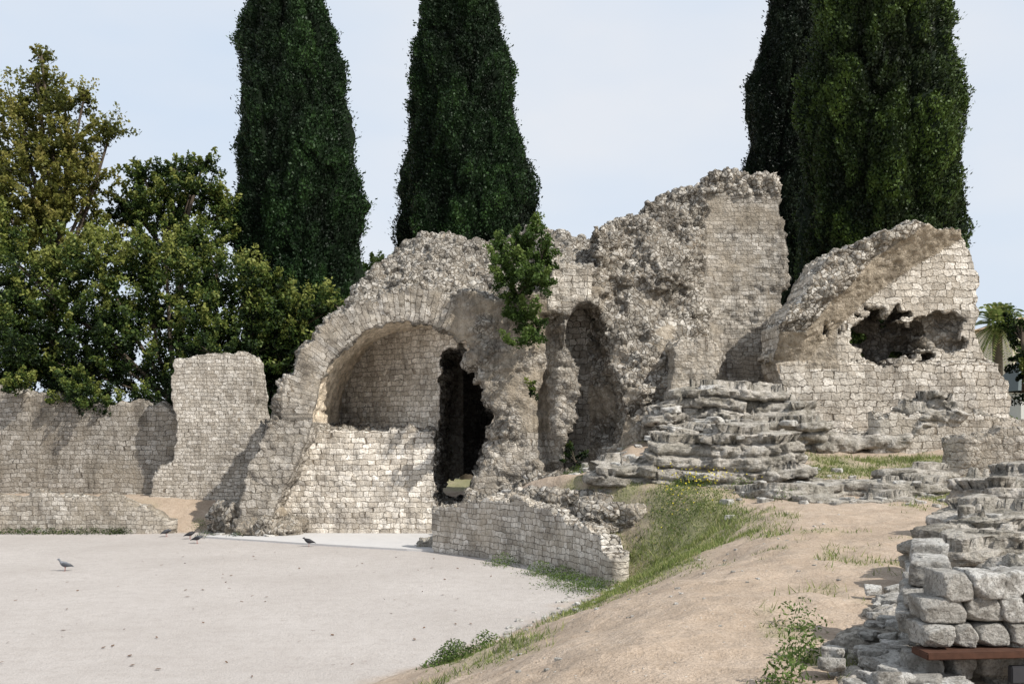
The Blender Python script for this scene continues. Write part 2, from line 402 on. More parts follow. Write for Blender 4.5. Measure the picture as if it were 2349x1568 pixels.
def amain(P,N):
    x,y,z=P.T;n=len(P)
    pat=boxpat(P,N,.15);kk=np.zeros((n,3));kk[:,2]=.9
    def put(m,c,p,t,hh=None,pt=None):
        kk[m]=[c,p,t]
        if pt is not None: pat[m]=pt[m]
        elif hh: pat[m,:2]=pat[m,:2]*.15/hh
    nz=fbm(P,1.4,3,77)
    front=N[:,1]<-.35
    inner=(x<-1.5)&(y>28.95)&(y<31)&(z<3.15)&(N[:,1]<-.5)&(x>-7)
    put(front&(x<3),.3,.15,.82,.17)
    put((x<-4.8)&(z<4.2)&(y<28.95),.8,.1,.76,.18)
    r=np.sqrt((x+2.9)**2+(z-3.4)**2);a=np.arctan2(z-3.4,x+2.9)
    ring=(z>3.3)&(y<28.95)&front&(r>2.55)&(r<3.55)&(x<-.5)
    rp=np.stack([r/.3+.3,a*3.1/.15,0*r],1)
    put(ring,.9,0,.84,pt=rp)
    kk[ring,1]=np.clip(nz[ring]*1.2,0,.7)
    put((r>=3.55)&front&(x<-1.5)&(y<29.2)&(z>3),.1,.1,.82)
    put(inner,1,0,1.32,.135)  # raised tone paints the wall's sunlight into its stone colour
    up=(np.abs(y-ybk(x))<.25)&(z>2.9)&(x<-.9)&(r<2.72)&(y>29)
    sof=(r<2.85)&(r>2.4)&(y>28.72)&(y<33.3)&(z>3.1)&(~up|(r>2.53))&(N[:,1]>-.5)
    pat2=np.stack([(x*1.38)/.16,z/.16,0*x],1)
    put(up,.85,.05,1.45,pt=pat2)  # upper back wall painted lighter to lift it out of shade
    put(sof,.0,1,1.75)  # raised tone paints bounce light onto the shaded soffit
    put((x<-5)&(z<3.2)&(y>28.7)&(N[:,0]>.4),.9,0,.9)
    B=front&(x>-1.7)&(x<1.1)&(y<29)&(z<6.9)
    kk[B,0]=.25;kk[B,1]=np.clip(.55+nz[B]*1.2,0,1);kk[B,2]=.82
    lowB=B&(z<2.9);kk[lowB,0]=np.clip(.6+nz[lowB],0,1);kk[lowB,1]=.1;kk[lowB,2]=.95
    C=front&(x>1.0)&(x<2.4)&(z>6.3)&(y<29.3);put(C,.95,0,.98,.16)
    ni=(polysdf(x,z,NICHE)<.08)&(y>28.3)&(y<30.6);put(ni,.95,0,.6,.15)  # recess shade painted into the niche stone
    put((x>2.2)&(x<6.2)&(z<9.9)&(y<32),0,.12,.86)
    q=(x>2.2)&(x<4.6)&(z<7)&front;kk[q,1]=np.clip(.35+nz[q],0,.8)
    rw=(x>5.7+.3*nz)&front&(z<10);put(rw,.8,.15,.8,.13);kk[rw,1]=np.clip(.2+nz[rw],0,.7)
    put((x>-1.62)&(x<.9)&(y>29.6)&(y<34)&(z<5.5)&~sof,0,0,.18)  # chamber darkness painted into the stone colour
    o2m=(polysdf(x,z,OP2)<.15)&(y>29.0)&(x>-1.55);kk[o2m,2]=.2  # opening painted dark too, deepening its shade
    top=(N[:,2]>.35)&(z>4)&~sof;kk[top,0]=0;kk[top,1]*=.2;kk[top,2]=.84
    return pat,kk
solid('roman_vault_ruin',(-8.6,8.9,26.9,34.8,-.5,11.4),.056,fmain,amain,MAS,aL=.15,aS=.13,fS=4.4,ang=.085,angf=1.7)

def polywall(name,poly,y0,y1,hh=.17,h=.05,course=.9,tone=.9,aS=.07,yfn=None,carves=(),attr2=None,plast=.0,aL=.1,wamp=1):
    xs=[p[0] for p in poly];zs=[p[1] for p in poly]
    b=(min(xs)-.4,max(xs)+.4,y0-.9,y1+.4,min(zs)-.3,max(zs)+.4)
    def fn(X,Y,Z):
        XX,ZZ=X[:,0,:]+0*Z[0,:,:],Z[0,:,:]+0*X[:,0,:]
        wx=.1*vnoise(XX*1.8,ZZ*1.8,y0,41)+.08*vnoise(XX*5,ZZ*5,0,42);wz=.1*vnoise(XX*1.8,ZZ*1.8,3+y0,43)+.08*vnoise(XX*5,ZZ*5,3,44)
        p=polysdf(XX+wx*wamp,ZZ+wz*wamp,poly);yf=y0+(yfn(XX,ZZ) if yfn else 0*XX)
        v=np.maximum(np.maximum(p[:,None,:],yf[:,None,:]-Y),Y-y1)
        bx=.10*np.round(vnoise(XX*4,ZZ*6,5,45)*2);bz=.08*np.round(vnoise(XX*4,ZZ*6,8,46)*2)
        for cp,dep in carves:
            c=polysdf(XX+wx+bx,ZZ+wz+bz,cp)
            dv=dep*(1+.35*vnoise(XX*3,ZZ*3,0,51))
            v=np.maximum(v,-np.maximum(c[:,None,:],Y-(yf+dv)[:,None,:]))
        return v
    def at(P,N):
        pat=boxpat(P,N,hh);kk=np.zeros((len(P),3));front=(np.abs(N[:,2])<.6)
        kk[:,0]=np.where(front,course,.0);kk[:,1]=np.clip(plast+.6*plast*fbm(P,1.4,3,5),0,1);kk[:,2]=tone
        if attr2: attr2(P,N,pat,kk)
        return pat,kk
    return solid(name,b,h,fn,at,MAS,aL=aL,aS=aS,fS=4.5,ang=.04)
polywall('broken_wall_stub',KP([(1545,800),(1565,775),(1620,768),(1652,800),(1652,850),(1610,890),(1575,940),(1540,990),(1470,1000),(1480,975),(1520,930),(1548,870)],27.2),27.2,28.6,.16,tone=.95,course=.6,plast=.3,aS=.12)
GP=KP([(1770,760),(1775,735),(1830,680),(1850,640),(1895,590),(1955,552),(2040,528),(2105,515),(2215,527),(2235,590),(2252,640),(2255,690),(2238,740),(2262,800),(2295,835),(2300,870),(2325,900),(2335,1010),(1810,1010),(1808,960),(1775,860)],28)
LN=[K(1840,850,28),K(1900,775,28),K(2000,680,28),K(2120,600,28),K(2225,540,28)]
def lnz(x): return np.interp(x,[p[0] for p in LN],[p[1] for p in LN])
LEDZ=K(0,828,28)[1]
def gyf(x,z):
    a=np.clip(z-lnz(x),0,1.3)*(x>LN[0][0]-.8)*(z>LEDZ)
    led=np.where(z>LEDZ,.22,0)
    return -a*.62+led
HOLE=KP([(1955,740),(1975,722),(1988,702),(2020,700),(2042,722),(2058,690),(2085,690),(2090,730),(2108,748),(2140,742),(2150,765),(2138,790),(2160,812),(2120,828),(2060,824),(2040,836),(1990,832),(1972,800),(1955,795)],28)
HOLER=KP([(2100,735),(2140,716),(2195,705),(2215,745),(2228,800),(2190,815),(2120,815)],28)
HOLE2=KP([(1900,745),(1918,738),(1922,770),(1905,780)],28)
HOLE3=KP([(1862,930),(1880,930),(1880,950),(1862,950)],28)
def gat(P,N,pat,kk):
    x,y,z=P.T
    dd=z-lnz(x)
    s=(dd>0)&(N[:,1]<-.2)&(z>LEDZ)&(y<28.3);s2=s&(dd<1.05)
    kk[s2]=[0,1,.95]
    s3=s&(dd>=1.0);kk[s3]=[0,0,.95]
    l=(x<LN[1][0]+.3)&(z>LEDZ-.2)&(dd<0);kk[l]=[.2,.7,.9]
    nf=fbm(P,1.2,3,15);le=(z<LEDZ)&(x<LN[1][0])&(nf>.1);kk[le,1]=.6
    hl=(polysdf(x,z,HOLE)<.12)&(y>28.55);kk[hl]=[.1,.2,.36]  # hole interior painted dark to stand in for deep shade
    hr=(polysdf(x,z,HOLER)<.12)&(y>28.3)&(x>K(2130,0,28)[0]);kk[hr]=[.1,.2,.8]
    tp=N[:,2]>.5;kk[tp,0]=0
polywall('ruined_vault_wall',GP,28,29.5,.19,.045,.97,1.15,.07,gyf,[(HOLE,1.1),(HOLER,.4),(HOLE2,.4),(HOLE3,.5)],gat)
polywall('brick_pier',KP([(392,860),(396,828),(480,808),(560,811),(578,826),(582,870),(588,930),(604,985),(590,1060),(565,1150),(345,1160),(348,1100),(392,1060),(402,1000),(398,940)],32),32,33.6,.115,tone=1.0,aS=.03,aL=.05,wamp=.6)
# ---------------- swept walls ----------------
def sweep(name,pts,half,top,zb,hh=.17,h=.05,tone=.85,course=.92,aS=.05,plast=.1,aL=.07,batter=0):
    xs=[p[0] for p in pts];ys=[p[1] for p in pts];zm=max(t[1] for t in top)
    b=(min(xs)-half-.35,max(xs)+half+.35,min(ys)-half-.35,max(ys)+half+.35,zb,zm+.45)
    def fn(X,Y,Z):
        XX,YY=X[:,:,0]+0*Y[:,:,0],Y[:,:,0]+0*X[:,:,0]
        dd,S=linesdf(XX,YY,pts)
        zt=np.interp(S,[t[0] for t in top],[t[1] for t in top])+.09*vnoise(S*2.2,0,0,3)+.06*np.round(vnoise(S*5,YY*3,0,6)*1.5)
        return np.maximum((dd-half)[:,:,None]+batter*(Z-zb),Z-zt[:,:,None])
    def at(P,N):
        _,S=linesdf(P[:,0],P[:,1],pts)
        pat=np.stack([S/hh,P[:,2]/hh,0*S],1);kk=np.zeros((len(P),3))
        kk[:,0]=np.where(np.abs(N[:,2])<.55,course,0);kk[:,1]=np.clip(plast+.6*fbm(P,1.3,3,8)*(plast>0),0,1);kk[:,2]=tone
        return pat,kk
    return solid(name,b,h,fn,at,MAS,aL=aL,aS=aS,fS=4.5,ang=.03)
sweep('stone_wall',[(-23,34.5),(-17,34.2),(-10.2,33.2)],.35,[(0,4.6),(6,4.42),(7,4.3),(10,3.85),(11,3.95),(12,3.6),(13,3.0)],.5,.155,.06,.74,plast=.12)
sweep('stone_wall',[(-22,30.2),(-15,29.95),(-10.0,29.75)],.28,[(0,1.2),(8,1.15),(10.8,1.05),(11.5,.7),(12.1,.3)],-.3,.13,.05,.86,plast=.25)
sweep('curved_podium_wall',CW,.23,[(0,1.05),(.8,1.2),(1.6,1.4),(3,1.42),(4.2,1.25),(5,1.08),(6,.9),(6.8,.75)],-.3,.13,.035,1.05,plast=.12,aS=.035,aL=.05)
sweep('low_stone_wall',[(9.35,26),(11.9,26.1)],.3,[(0,3.38),(2.6,3.42)],2.0,.18,.04,.95)
sweep('low_stone_wall',[(11.9,26.9),(13.2,27.0)],.3,[(0,3.2),(1.3,3.25)],2.0,.18,.05,.9)
sweep('low_stone_wall',[(10.35,23.3),(13.5,23)],.5,[(0,2.8),(.6,3.0),(3.3,3.05)],1.6,.18,.04,.9,.6)
sweep('low_stone_wall',[(7.8,27.2),(9.8,26.9)],.25,[(0,2.95),(2,3.0)],2.0,.16,.04,.95)
# ---------------- rocks ----------------
def rocks(name,lumps,h=.045,aL=.12,aS=.05,fS=4.0,mat=None,kk0=(0,.15,.9),hh=.16,course=0,ang=.11,angf=1.9,i2=.45,te=0,tf=3.2):
    L=np.array(lumps,float)
    b=(min(L[:,0]-L[:,3])-.4,max(L[:,0]+L[:,3])+.4,min(L[:,1]-L[:,4])-.4,max(L[:,1]+L[:,4])+.4,min(L[:,2]-L[:,5])-.3,max(L[:,2]+L[:,5])+.4)
    def fn(X,Y,Z):
        v=None
        for cx,cy,cz,rx,ry,rz in L:
            q=(np.abs((X-cx)/rx)**4+np.abs((Y-cy)/ry)**4+np.abs((Z-cz)/rz)**4)**(1/4)
            dd=(q-1)*min(rx,ry,rz)
            v=dd if v is None else np.minimum(v,dd)
        return v+.06*np.sin(X*3.1+Z*2)*np.sin(Y*2.7+1)+.03*np.sin(X*7.3+1)*np.sin(Y*6.1+Z*5)
    def at(P,N):
        kk=np.zeros((len(P),3));kk[:]=kk0;kk[:,1]=np.clip(kk0[1]+.8*fbm(P,1.5,3,4),0,1);kk[:,0]=np.where((np.abs(N[:,2])<.5),course,0)
        return boxpat(P,N,hh),kk
    return solid(name,b,h,fn,at,mat or MAS,aL=aL,aS=aS,fS=fS,ang=ang,angf=angf,i2=i2,terr_=te,tf=tf)
OUTC=[(5.2,22.6,2.1,1.25,.95,.86),(3.9,22.9,2.05,1.1,.9,.82),(4.6,23.6,2.3,1.5,.8,.78),(2.7,22.9,1.75,.85,.6,.5),(5.9,22.0,1.8,.6,.5,.5),(4.6,22.0,1.7,.9,.4,.35)]
rocks('rubble_outcrop',OUTC,.036,aL=.08,ang=.09,angf=1.5,mat=ROCK,i2=.5,te=.24,tf=3.6)
rocks('rubble_outcrop',[(.9,23.9,1.2,1.1,.6,.38),(2.2,22.3,1.1,.8,.9,.38),(1.6,23.2,1.3,.9,.5,.38),(0,25.3,.9,.9,.7,.5)],.032,aL=.06,ang=.08,angf=1.8)
LED=[(5.7,20.7,1.6,1.0,.6,.33),(7.7,21.1,1.65,1.1,.7,.33),(6.7,19.7,1.5,1.0,.35,.2),(8.6,22.0,1.9,.8,.5,.28)]
rocks('stone_slab_ledge',LED,.032,aL=.05,aS=.04,mat=ROCK,ang=.06,angf=1.5,i2=.3,te=.12,tf=4.5)
rocks('stone_slab_ledge',[(8.8,26.0,2.65,1.0,.4,.22)],.035,aL=.05,aS=.05,ang=.05,mat=ROCK)
HEAP=[(5.7,27.0,3.3,1.6,.9,.85),(4.5,26.8,2.95,1.0,.8,.6),(6.8,26.9,3.0,1.1,.9,.75),(6.2,26.2,2.7,1.8,.7,.5),(5.4,26.0,2.9,1.2,.4,.35)]
rocks('rubble_heap',HEAP,.042,aL=.09,ang=.10,angf=1.5,mat=ROCK,i2=.5,te=.26,tf=3.2)
rocks('rubble_heap',[(10.6,26.2,3.3,.8,.5,.45),(10.6,26.2,3.55,.42,.4,.38)],.04,mat=ROCK,te=.12)
rocks('rubble_heap',[(-7.3,29.4,.25,.8,.7,.6),(-6.9,28.9,.1,.9,.5,.35),(-8.1,29.9,.4,.7,.6,.45)],.04,ang=.14)
rocks('rubble_heap',[(-.6,28.1,.55,.75,.5,.7),(.3,27.9,.8,.8,.5,.7),(-1.0,27.9,.2,.5,.4,.5),(1.2,27.6,1.2,.9,.5,.6)],.04,ang=.14)
rocks('rubble_heap',[(-1.75,25.6,.1,.35,.3,.22),(-2.1,25.9,.05,.3,.25,.18)],.03,aL=.05,ang=.06,mat=ROCK)
BW=[(7.2,14.3,1.75,1.0,.8,.58),(6.75,13.3,1.6,.5,.5,.36),(8.4,15.2,1.9,1.0,1.0,.6)]
rocks('broken_wall_rock',BW,.026,aL=.07,mat=ROCK,ang=.07,angf=1.8,te=.16,tf=4.5)
BW2=[(4.4,9.6,1.72,.58,.6,.34),(4.9,10.4,1.8,.72,.6,.42),(5.6,11.6,1.7,.7,.6,.43)]
rocks('broken_wall_rock',BW2,.02,aL=.05,aS=.035,fS=5,mat=ROCK,ang=.06,angf=2.2,i2=.35,te=.12,tf=6)
rocks('rubble_footing',[(2.35,6.3,1.38,.34,.6,.13),(2.75,7.3,1.38,.36,.7,.14),(3.25,8.3,1.40,.34,.6,.15),(3.75,9.2,1.45,.3,.5,.18)],.016,aL=.03,aS=.03,fS=6,mat=ROCK,ang=.045,angf=3.2)
def blockgeo(n=5):
    V=[];F=[];idx={}
    g=np.linspace(-1,1,n)
    def vi(p):
        k=tuple(np.round(p,4))
        if k not in idx: idx[k]=len(V);V.append(k)
        return idx[k]
    for ax_ in range(3):
        for s in(-1,1):
            for i in range(n-1):
                for j in range(n-1):
                    q=[]
                    for a,b in((i,j),(i+1,j),(i+1,j+1),(i,j+1)):
                        p=[0,0,0];p[ax_]=s;p[(ax_+1)%3]=g[a];p[(ax_+2)%3]=g[b];q.append(vi(p))
                    F.append(q if s>0 else q[::-1])
    V=np.array(V,float);r=(np.abs(V)**12).sum(1)**(1/12);return V/r[:,None],np.array(F)
BV,BF=blockgeo(11);BVh,BFh=blockgeo(23)
def blocks(name,items,mat,rough=.10,parent=None,hi=False,skew=1.0,chip=1.0):
    Vs=[];Fs=[];o=0
    B0,F0=(BVh,BFh) if hi else (BV,BF)
    for k,(c,sz,rz,tilt) in enumerate(items):
        P=B0.copy()
        sk=np.array([h3(np.array([k]),np.array([q]),np.array([3]),9)[0]-.5 for q in range(6)])*skew
        P0=P.copy();P[:,0]*=1+sk[0]*.28*P0[:,2]+sk[1]*.2*P0[:,1];P[:,2]*=1+sk[2]*.25*P0[:,0];P[:,1]*=1+sk[3]*.2*P0[:,2]
        for q in range(4):
            nn=np.array([math.cos(k*2.1+q*2.2),-abs(math.sin(k*1.7+q)),math.sin(k*3.3+q*1.9)]);nn/=np.linalg.norm(nn)
            ex=np.clip(P@nn-(1.22+.2*sk[4]),0,None);P-=nn*ex[:,None]*.85*chip
        w=fbm(P0*1.2+k*7.3,1.3,3,k%50)*rough+fbm(P0*1.0+k*3.1,5,2 if not hi else 3,k%31)*rough*.45
        P=P*(1+w[:,None])*np.array(sz)*.5
        cr,sr=math.cos(rz),math.sin(rz);ct,s_t=math.cos(tilt),math.sin(tilt)
        P=np.stack([P[:,0]*ct-P[:,2]*s_t,P[:,1],P[:,0]*s_t+P[:,2]*ct],1)
        P=np.stack([P[:,0]*cr-P[:,1]*sr,P[:,0]*sr+P[:,1]*cr,P[:,2]],1)+np.array(c)
        Vs.append(P);Fs.append(F0+o);o+=len(P)
    return mk(name,np.concatenate(Vs),np.concatenate(Fs),mat,None,True,parent)
def blockmat():
    m,nt=mat_new('cut_limestone_block')
    ob=N_(nt,'ShaderNodeTexCoord').outputs['Object']
    isl=N_(nt,'ShaderNodeNewGeometry').outputs['Random Per Island']
    c=RP(nt,isl,[(0,(.44,.415,.375)),(.5,(.60,.58,.54)),(1,(.76,.74,.70))])
    c=MX(nt,RP(nt,NO(nt,ob,7,7,.78),[(.47,0),(.57,.8)]),c,(.27,.25,.22))
    c=MX(nt,RP(nt,NO(nt,ob,60,3,.7),[(.5,0),(.66,.7)]),c,(.12,.115,.10))
    OUT(nt,c,.95,MA(nt,'ADD',NO(nt,ob,14,7,.8),MA(nt,'MULTIPLY',NO(nt,ob,70,3),.35)),.05,1.0);return m
BLK=blockmat()
it=[]
wall=empty('block_wall')
RZ=[(1.82,.135),(1.965,.15),(2.125,.165)]
for r,(z,hh_) in enumerate(RZ):
    x=2.42+[0,.02,.12][r]
    while x<4.6:
        w=random.uniform(.14,.27)
        yy=6.15+.01*r+.096*(x-2.4)
        it.append(((x+w/2,yy+random.uniform(-.02,.025),z+random.uniform(-.004,.004)+(.0 if r<2 else random.uniform(-.025,.015))),(w*1.01,.26,hh_*random.uniform(.96,1.05)),random.uniform(-.07,.07)+.09,random.uniform(-.05,.05)))
        x+=w+.004
for r,(z,hh_) in enumerate(RZ):
    y=6.42
    while y<7.7:
        w=random.uniform(.2,.3)
        if not(r==2 and random.random()<.3): it.append(((2.54+.04*r+.4*(y-6.3),y+w/2,z),(.24,w*.99,hh_),-.36+random.uniform(-.06,.06),random.uniform(-.03,.03)))
        y+=w
for k in range(14):
    it.append(((2.5+k*.2,6.24+.02*k,1.62+random.uniform(-.03,.02)),(random.uniform(.14,.24),.25,.13),random.uniform(-.3,.3),random.uniform(-.1,.1)))
blocks('stones',it,BLK,.055,wall,True,.85,1.0)
rc=rocks('mortar_core',[(4.2,7.1,1.72,1.15,.68,.42),(3.6,6.27,1.5,1.1,.1,.35)],.02,aL=.03,aS=.04,fS=6,mat=ROCK,ang=.05,angf=3);rc.parent=wall
rust=plain('rusty_iron',(.07,.032,.02),.85,.5,25,.004)
def boxm(name,c,s,mat,parent=None,rz=0,bev=.0):
    bm=bmesh.new();bmesh.ops.create_cube(bm,size=1)
    for v in bm.verts: v.co=Vector((v.co.x*s[0],v.co.y*s[1],v.co.z*s[2]))
    if bev: bmesh.ops.bevel(bm,geom=list(bm.edges),offset=bev,segments=2,affect='EDGES')
    me=bpy.data.meshes.new(name);bm.to_mesh(me);bm.free();me.materials.append(mat)
    o=bpy.data.objects.new(name,me);o.location=c;o.rotation_euler=(0,0,rz);return link(o,parent)
boxm('iron_lintel',(3.37,6.12,1.722),(1.95,.2,.042),rust,wall,.09,.006)
boxm('shade_bar',(3.35,6.06,1.60),(.85,.05,.10),plain('shade_dark',(.04,.04,.045),.6,.2,20),wall,.09,.006)  # dark bar added to stand in for shade under the lintel
it=[]
for k in range(230):
    t=random.random();cx=2.2+1.45*t+random.gauss(0,.17);cy=5.8+3.6*t+random.gauss(0,.1)
    s=random.uniform(.04,.15)
    it.append(((cx,cy,float(terr(cx,cy))+.06+random.uniform(-.03,.05)),(s*1.5,s*1.2,s*.6),random.uniform(0,3),random.uniform(-.25,.25)))
blocks('fallen_stones',it,BLK,.10)
it=[]
for L_,nn,s0,s1 in((OUTC,30,.12,.3),(HEAP,45,.12,.35),(LED,24,.1,.22),(BW,14,.08,.2),(BW2,10,.05,.14)):
    for k in range(nn):
        l=random.choice(L_);x=l[0]+random.uniform(-.8,.8)*l[3];y=l[1]+random.uniform(-.8,.6)*l[4];s=random.uniform(s0,s1)
        it.append(((x,y,l[2]+l[5]*random.uniform(.82,.93)),(s*1.5,s*1.1,s*.55),random.uniform(0,3),random.uniform(-.15,.15)))
for k in range(190):
    zone=random.random()
    if zone<.3:
        cx,cy=random.uniform(4,8.5),random.uniform(19,24);s=random.uniform(.06,.2)
    elif zone<.6:
        t=random.random();cx=-.5+2.0*t+random.gauss(0,.3);cy=13.5+4.5*t+random.gauss(0,.3);s=random.uniform(.03,.09)
    elif zone<.75:
        cx,cy=random.uniform(-8.6,-6.3),random.uniform(28.2,29.5);s=random.uniform(.08,.25)
    else:
        cx,cy=random.uniform(-1,3.4),random.uniform(24.8,27.6);s=random.uniform(.1,.3)
    it.append(((cx,cy,float(terr(cx,cy))+s*.1),(s*1.4,s*1.1,s*.7),random.uniform(0,3),random.uniform(-.2,.2)))
for k in range(70):
    t=random.random();cx=.3+4*t+random.gauss(0,.9);cy=6.5+11*t+random.gauss(0,.6);s=random.uniform(.012,.04)
    it.append(((cx,cy,float(terr(cx,cy))+s*.1),(s*1.4,s*1.1,s*.7),random.uniform(0,3),0))
blocks('scattered_stones',it,BLK,.12)
# ---------------- vegetation ----------------
def leaves(name,C,A,B,tint,mat,parent=None):
    n=len(C);V=np.empty((n,4,3));V[:,0]=C-A;V[:,1]=C+B;V[:,2]=C+A;V[:,3]=C-B
    F=np.arange(n*4).reshape(n,4)
    T=np.repeat(tint,4);return mk(name,V.reshape(-1,3),F,mat,{'tint':np.stack([T,T,T],1)},False,parent)
def rdir(n):
    v=rng.normal(size=(n,3));return v/np.linalg.norm(v,axis=1,keepdims=True)
def tube(pts,radii,seg=7):
    V=[];F=[]
    for i,(p,r) in enumerate(zip(pts,radii)):
        for k in range(seg):
            a=2*math.pi*k/seg;V.append((p[0]+r*math.cos(a),p[1]+r*math.sin(a),p[2]))
        if i:
            for k in range(seg): F.append([(i-1)*seg+k,(i-1)*seg+(k+1)%seg,i*seg+(k+1)%seg,i*seg+k])
    return V,F
def tubes(name,lst,mat,parent):
    V=[];F=[]
    for pts,rad in lst:
        v,f=tube(pts,rad);o=len(V);V+=v;F+=[[i+o for i in q] for q in f]
    return mk(name,V,F,mat,None,True,parent)
BARK=plain('bark',(.10,.08,.06),.9,.4,12,.01)
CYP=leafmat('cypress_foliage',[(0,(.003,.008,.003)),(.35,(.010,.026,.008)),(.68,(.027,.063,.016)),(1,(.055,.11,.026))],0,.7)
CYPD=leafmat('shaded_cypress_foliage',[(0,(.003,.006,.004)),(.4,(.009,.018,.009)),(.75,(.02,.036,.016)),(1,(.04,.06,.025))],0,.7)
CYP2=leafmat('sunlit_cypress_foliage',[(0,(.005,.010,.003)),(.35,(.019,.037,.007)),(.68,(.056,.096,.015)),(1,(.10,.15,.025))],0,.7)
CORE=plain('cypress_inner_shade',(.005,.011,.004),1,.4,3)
def cypress(u_l,u_r,vmid,u_l0,u_r0,d,zb,mat,seed,n=60000):
    xl,zm=K(u_l,vmid,d);xr,_=K(u_r,vmid,d);x0l,z0=K(u_l0,0,d);x0r,_=K(u_r0,0,d)
    R1=(xr-xl)/2;cx=(xr+xl)/2;R0=(x0r-x0l)/2;cx0=(x0l+x0r)/2
    zt=z0+(z0-zm)*R0/max(R1-R0,.3)*.75
    zt=min(zt,z0+R0*7)
    zk=[zb,zb+1.0,zm-(zm-zb)*.3,zm,(zm+z0)/2,z0,(z0+zt)/2,zt]
    rk=[R1*.6,R1*.85,R1*1.0,R1,(R1*.55+R0*.5),R0,R0*.62,.05]
    e=empty('cypress_tree',(0,0,0))
    def surf(th,z,s=1.0):
        R=np.interp(z,zk,rk);cxx=np.interp(z,[zm,z0],[cx,cx0])
        q=np.stack([np.cos(th)*R*1.0,np.sin(th)*R*1.0,z*.40],1)
        q=q+.3*fbm(q,1.1,2,seed+9)[:,None]
        F1,F2,ID=worley(q,.72,seed);F3,_,I3=worley(q*np.array([1,1,1.6]),2.0,seed+5)
        bul=.85*(.60-F1)+.30*(.5-F3)+.28*(ID-.5)
        r=R*(.92)+bul*min(R1,2.2)*.55+.22*vnoise(np.cos(th)*R*.5,np.sin(th)*R*.5,z*.3,seed)
        r=np.maximum(r,.03)*s
        return np.stack([cxx+np.cos(th)*r,d+np.sin(th)*r,z+.35*(.5-F1)],1),F1,F3,ID
    nt_,nz_=200,360
    th=np.linspace(0,2*math.pi,nt_,endpoint=False);zz=np.linspace(zb,zt,nz_)
    T,Zz=np.meshgrid(th,zz,indexing='ij')
    V,_,_,_=surf(T.ravel(),Zz.ravel(),.955)
    i,j=np.meshgrid(np.arange(nt_),np.arange(nz_-1),indexing='ij');i2=(i+1)%nt_
    F=np.stack([(i*nz_+j).ravel(),(i2*nz_+j).ravel(),(i2*nz_+j+1).ravel(),(i*nz_+j+1).ravel()],1)
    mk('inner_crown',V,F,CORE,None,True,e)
    th=rng.random(n)*2*math.pi
    th=np.where(rng.random(n)<.3,th,-abs(th%math.pi))
    z=zb+(zt-zb)*rng.random(n)**1.35
    C,F1,F3,ID=surf(th,z)
    out=np.stack([np.cos(th),np.sin(th),0*th],1)
    tip=((rng.random(n)<.15)*rng.random(n)*.26*(F3<.35))
    C=C+out*rng.normal(-.01,.05,n)[:,None]+(out+[0,0,.6])*tip[:,None]
    up=np.array([0,0,.7])+.8*out+rng.normal(0,.45,(n,3));up/=np.linalg.norm(up,axis=1,keepdims=True)
    sd=np.cross(out,up)+rng.normal(0,.35,(n,3));sd/=np.linalg.norm(sd,axis=1,keepdims=True)
    L=rng.uniform(.03,.08,n)[:,None]
    t=.86-.75*F1*.75-.62*F3+.3*(ID-.5)+rng.normal(0,.06,n)  # tint paints shade in: clump hearts lighter, gaps between them darker
    leaves('foliage',C,up*L,sd*L*.65,np.clip(t+.06,0,1),mat,e)
    tubes('trunk',[([(cx,d,0.0),(cx,d,zb+1),(cx,d,zb+5)],[.45,.35,.25])],BARK,e)
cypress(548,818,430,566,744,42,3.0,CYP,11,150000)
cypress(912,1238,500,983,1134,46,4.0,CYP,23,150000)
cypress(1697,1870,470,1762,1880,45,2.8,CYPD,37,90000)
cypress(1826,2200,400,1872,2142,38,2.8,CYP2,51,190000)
OLV=leafmat('autumn_leaves',[(0,(.03,.036,.008)),(.35,(.085,.10,.02)),(.7,(.20,.20,.045)),(1,(.34,.30,.095))],.4,.5)
GRN=leafmat('broadleaf_foliage',[(0,(.004,.010,.003)),(.35,(.015,.032,.008)),(.62,(.046,.080,.016)),(.85,(.12,.16,.032)),(1,(.24,.26,.065))],.3,.8)
BRI=leafmat('bright_green_foliage',[(0,(.03,.06,.012)),(.5,(.085,.14,.03)),(1,(.19,.25,.07))],.35,1.2)
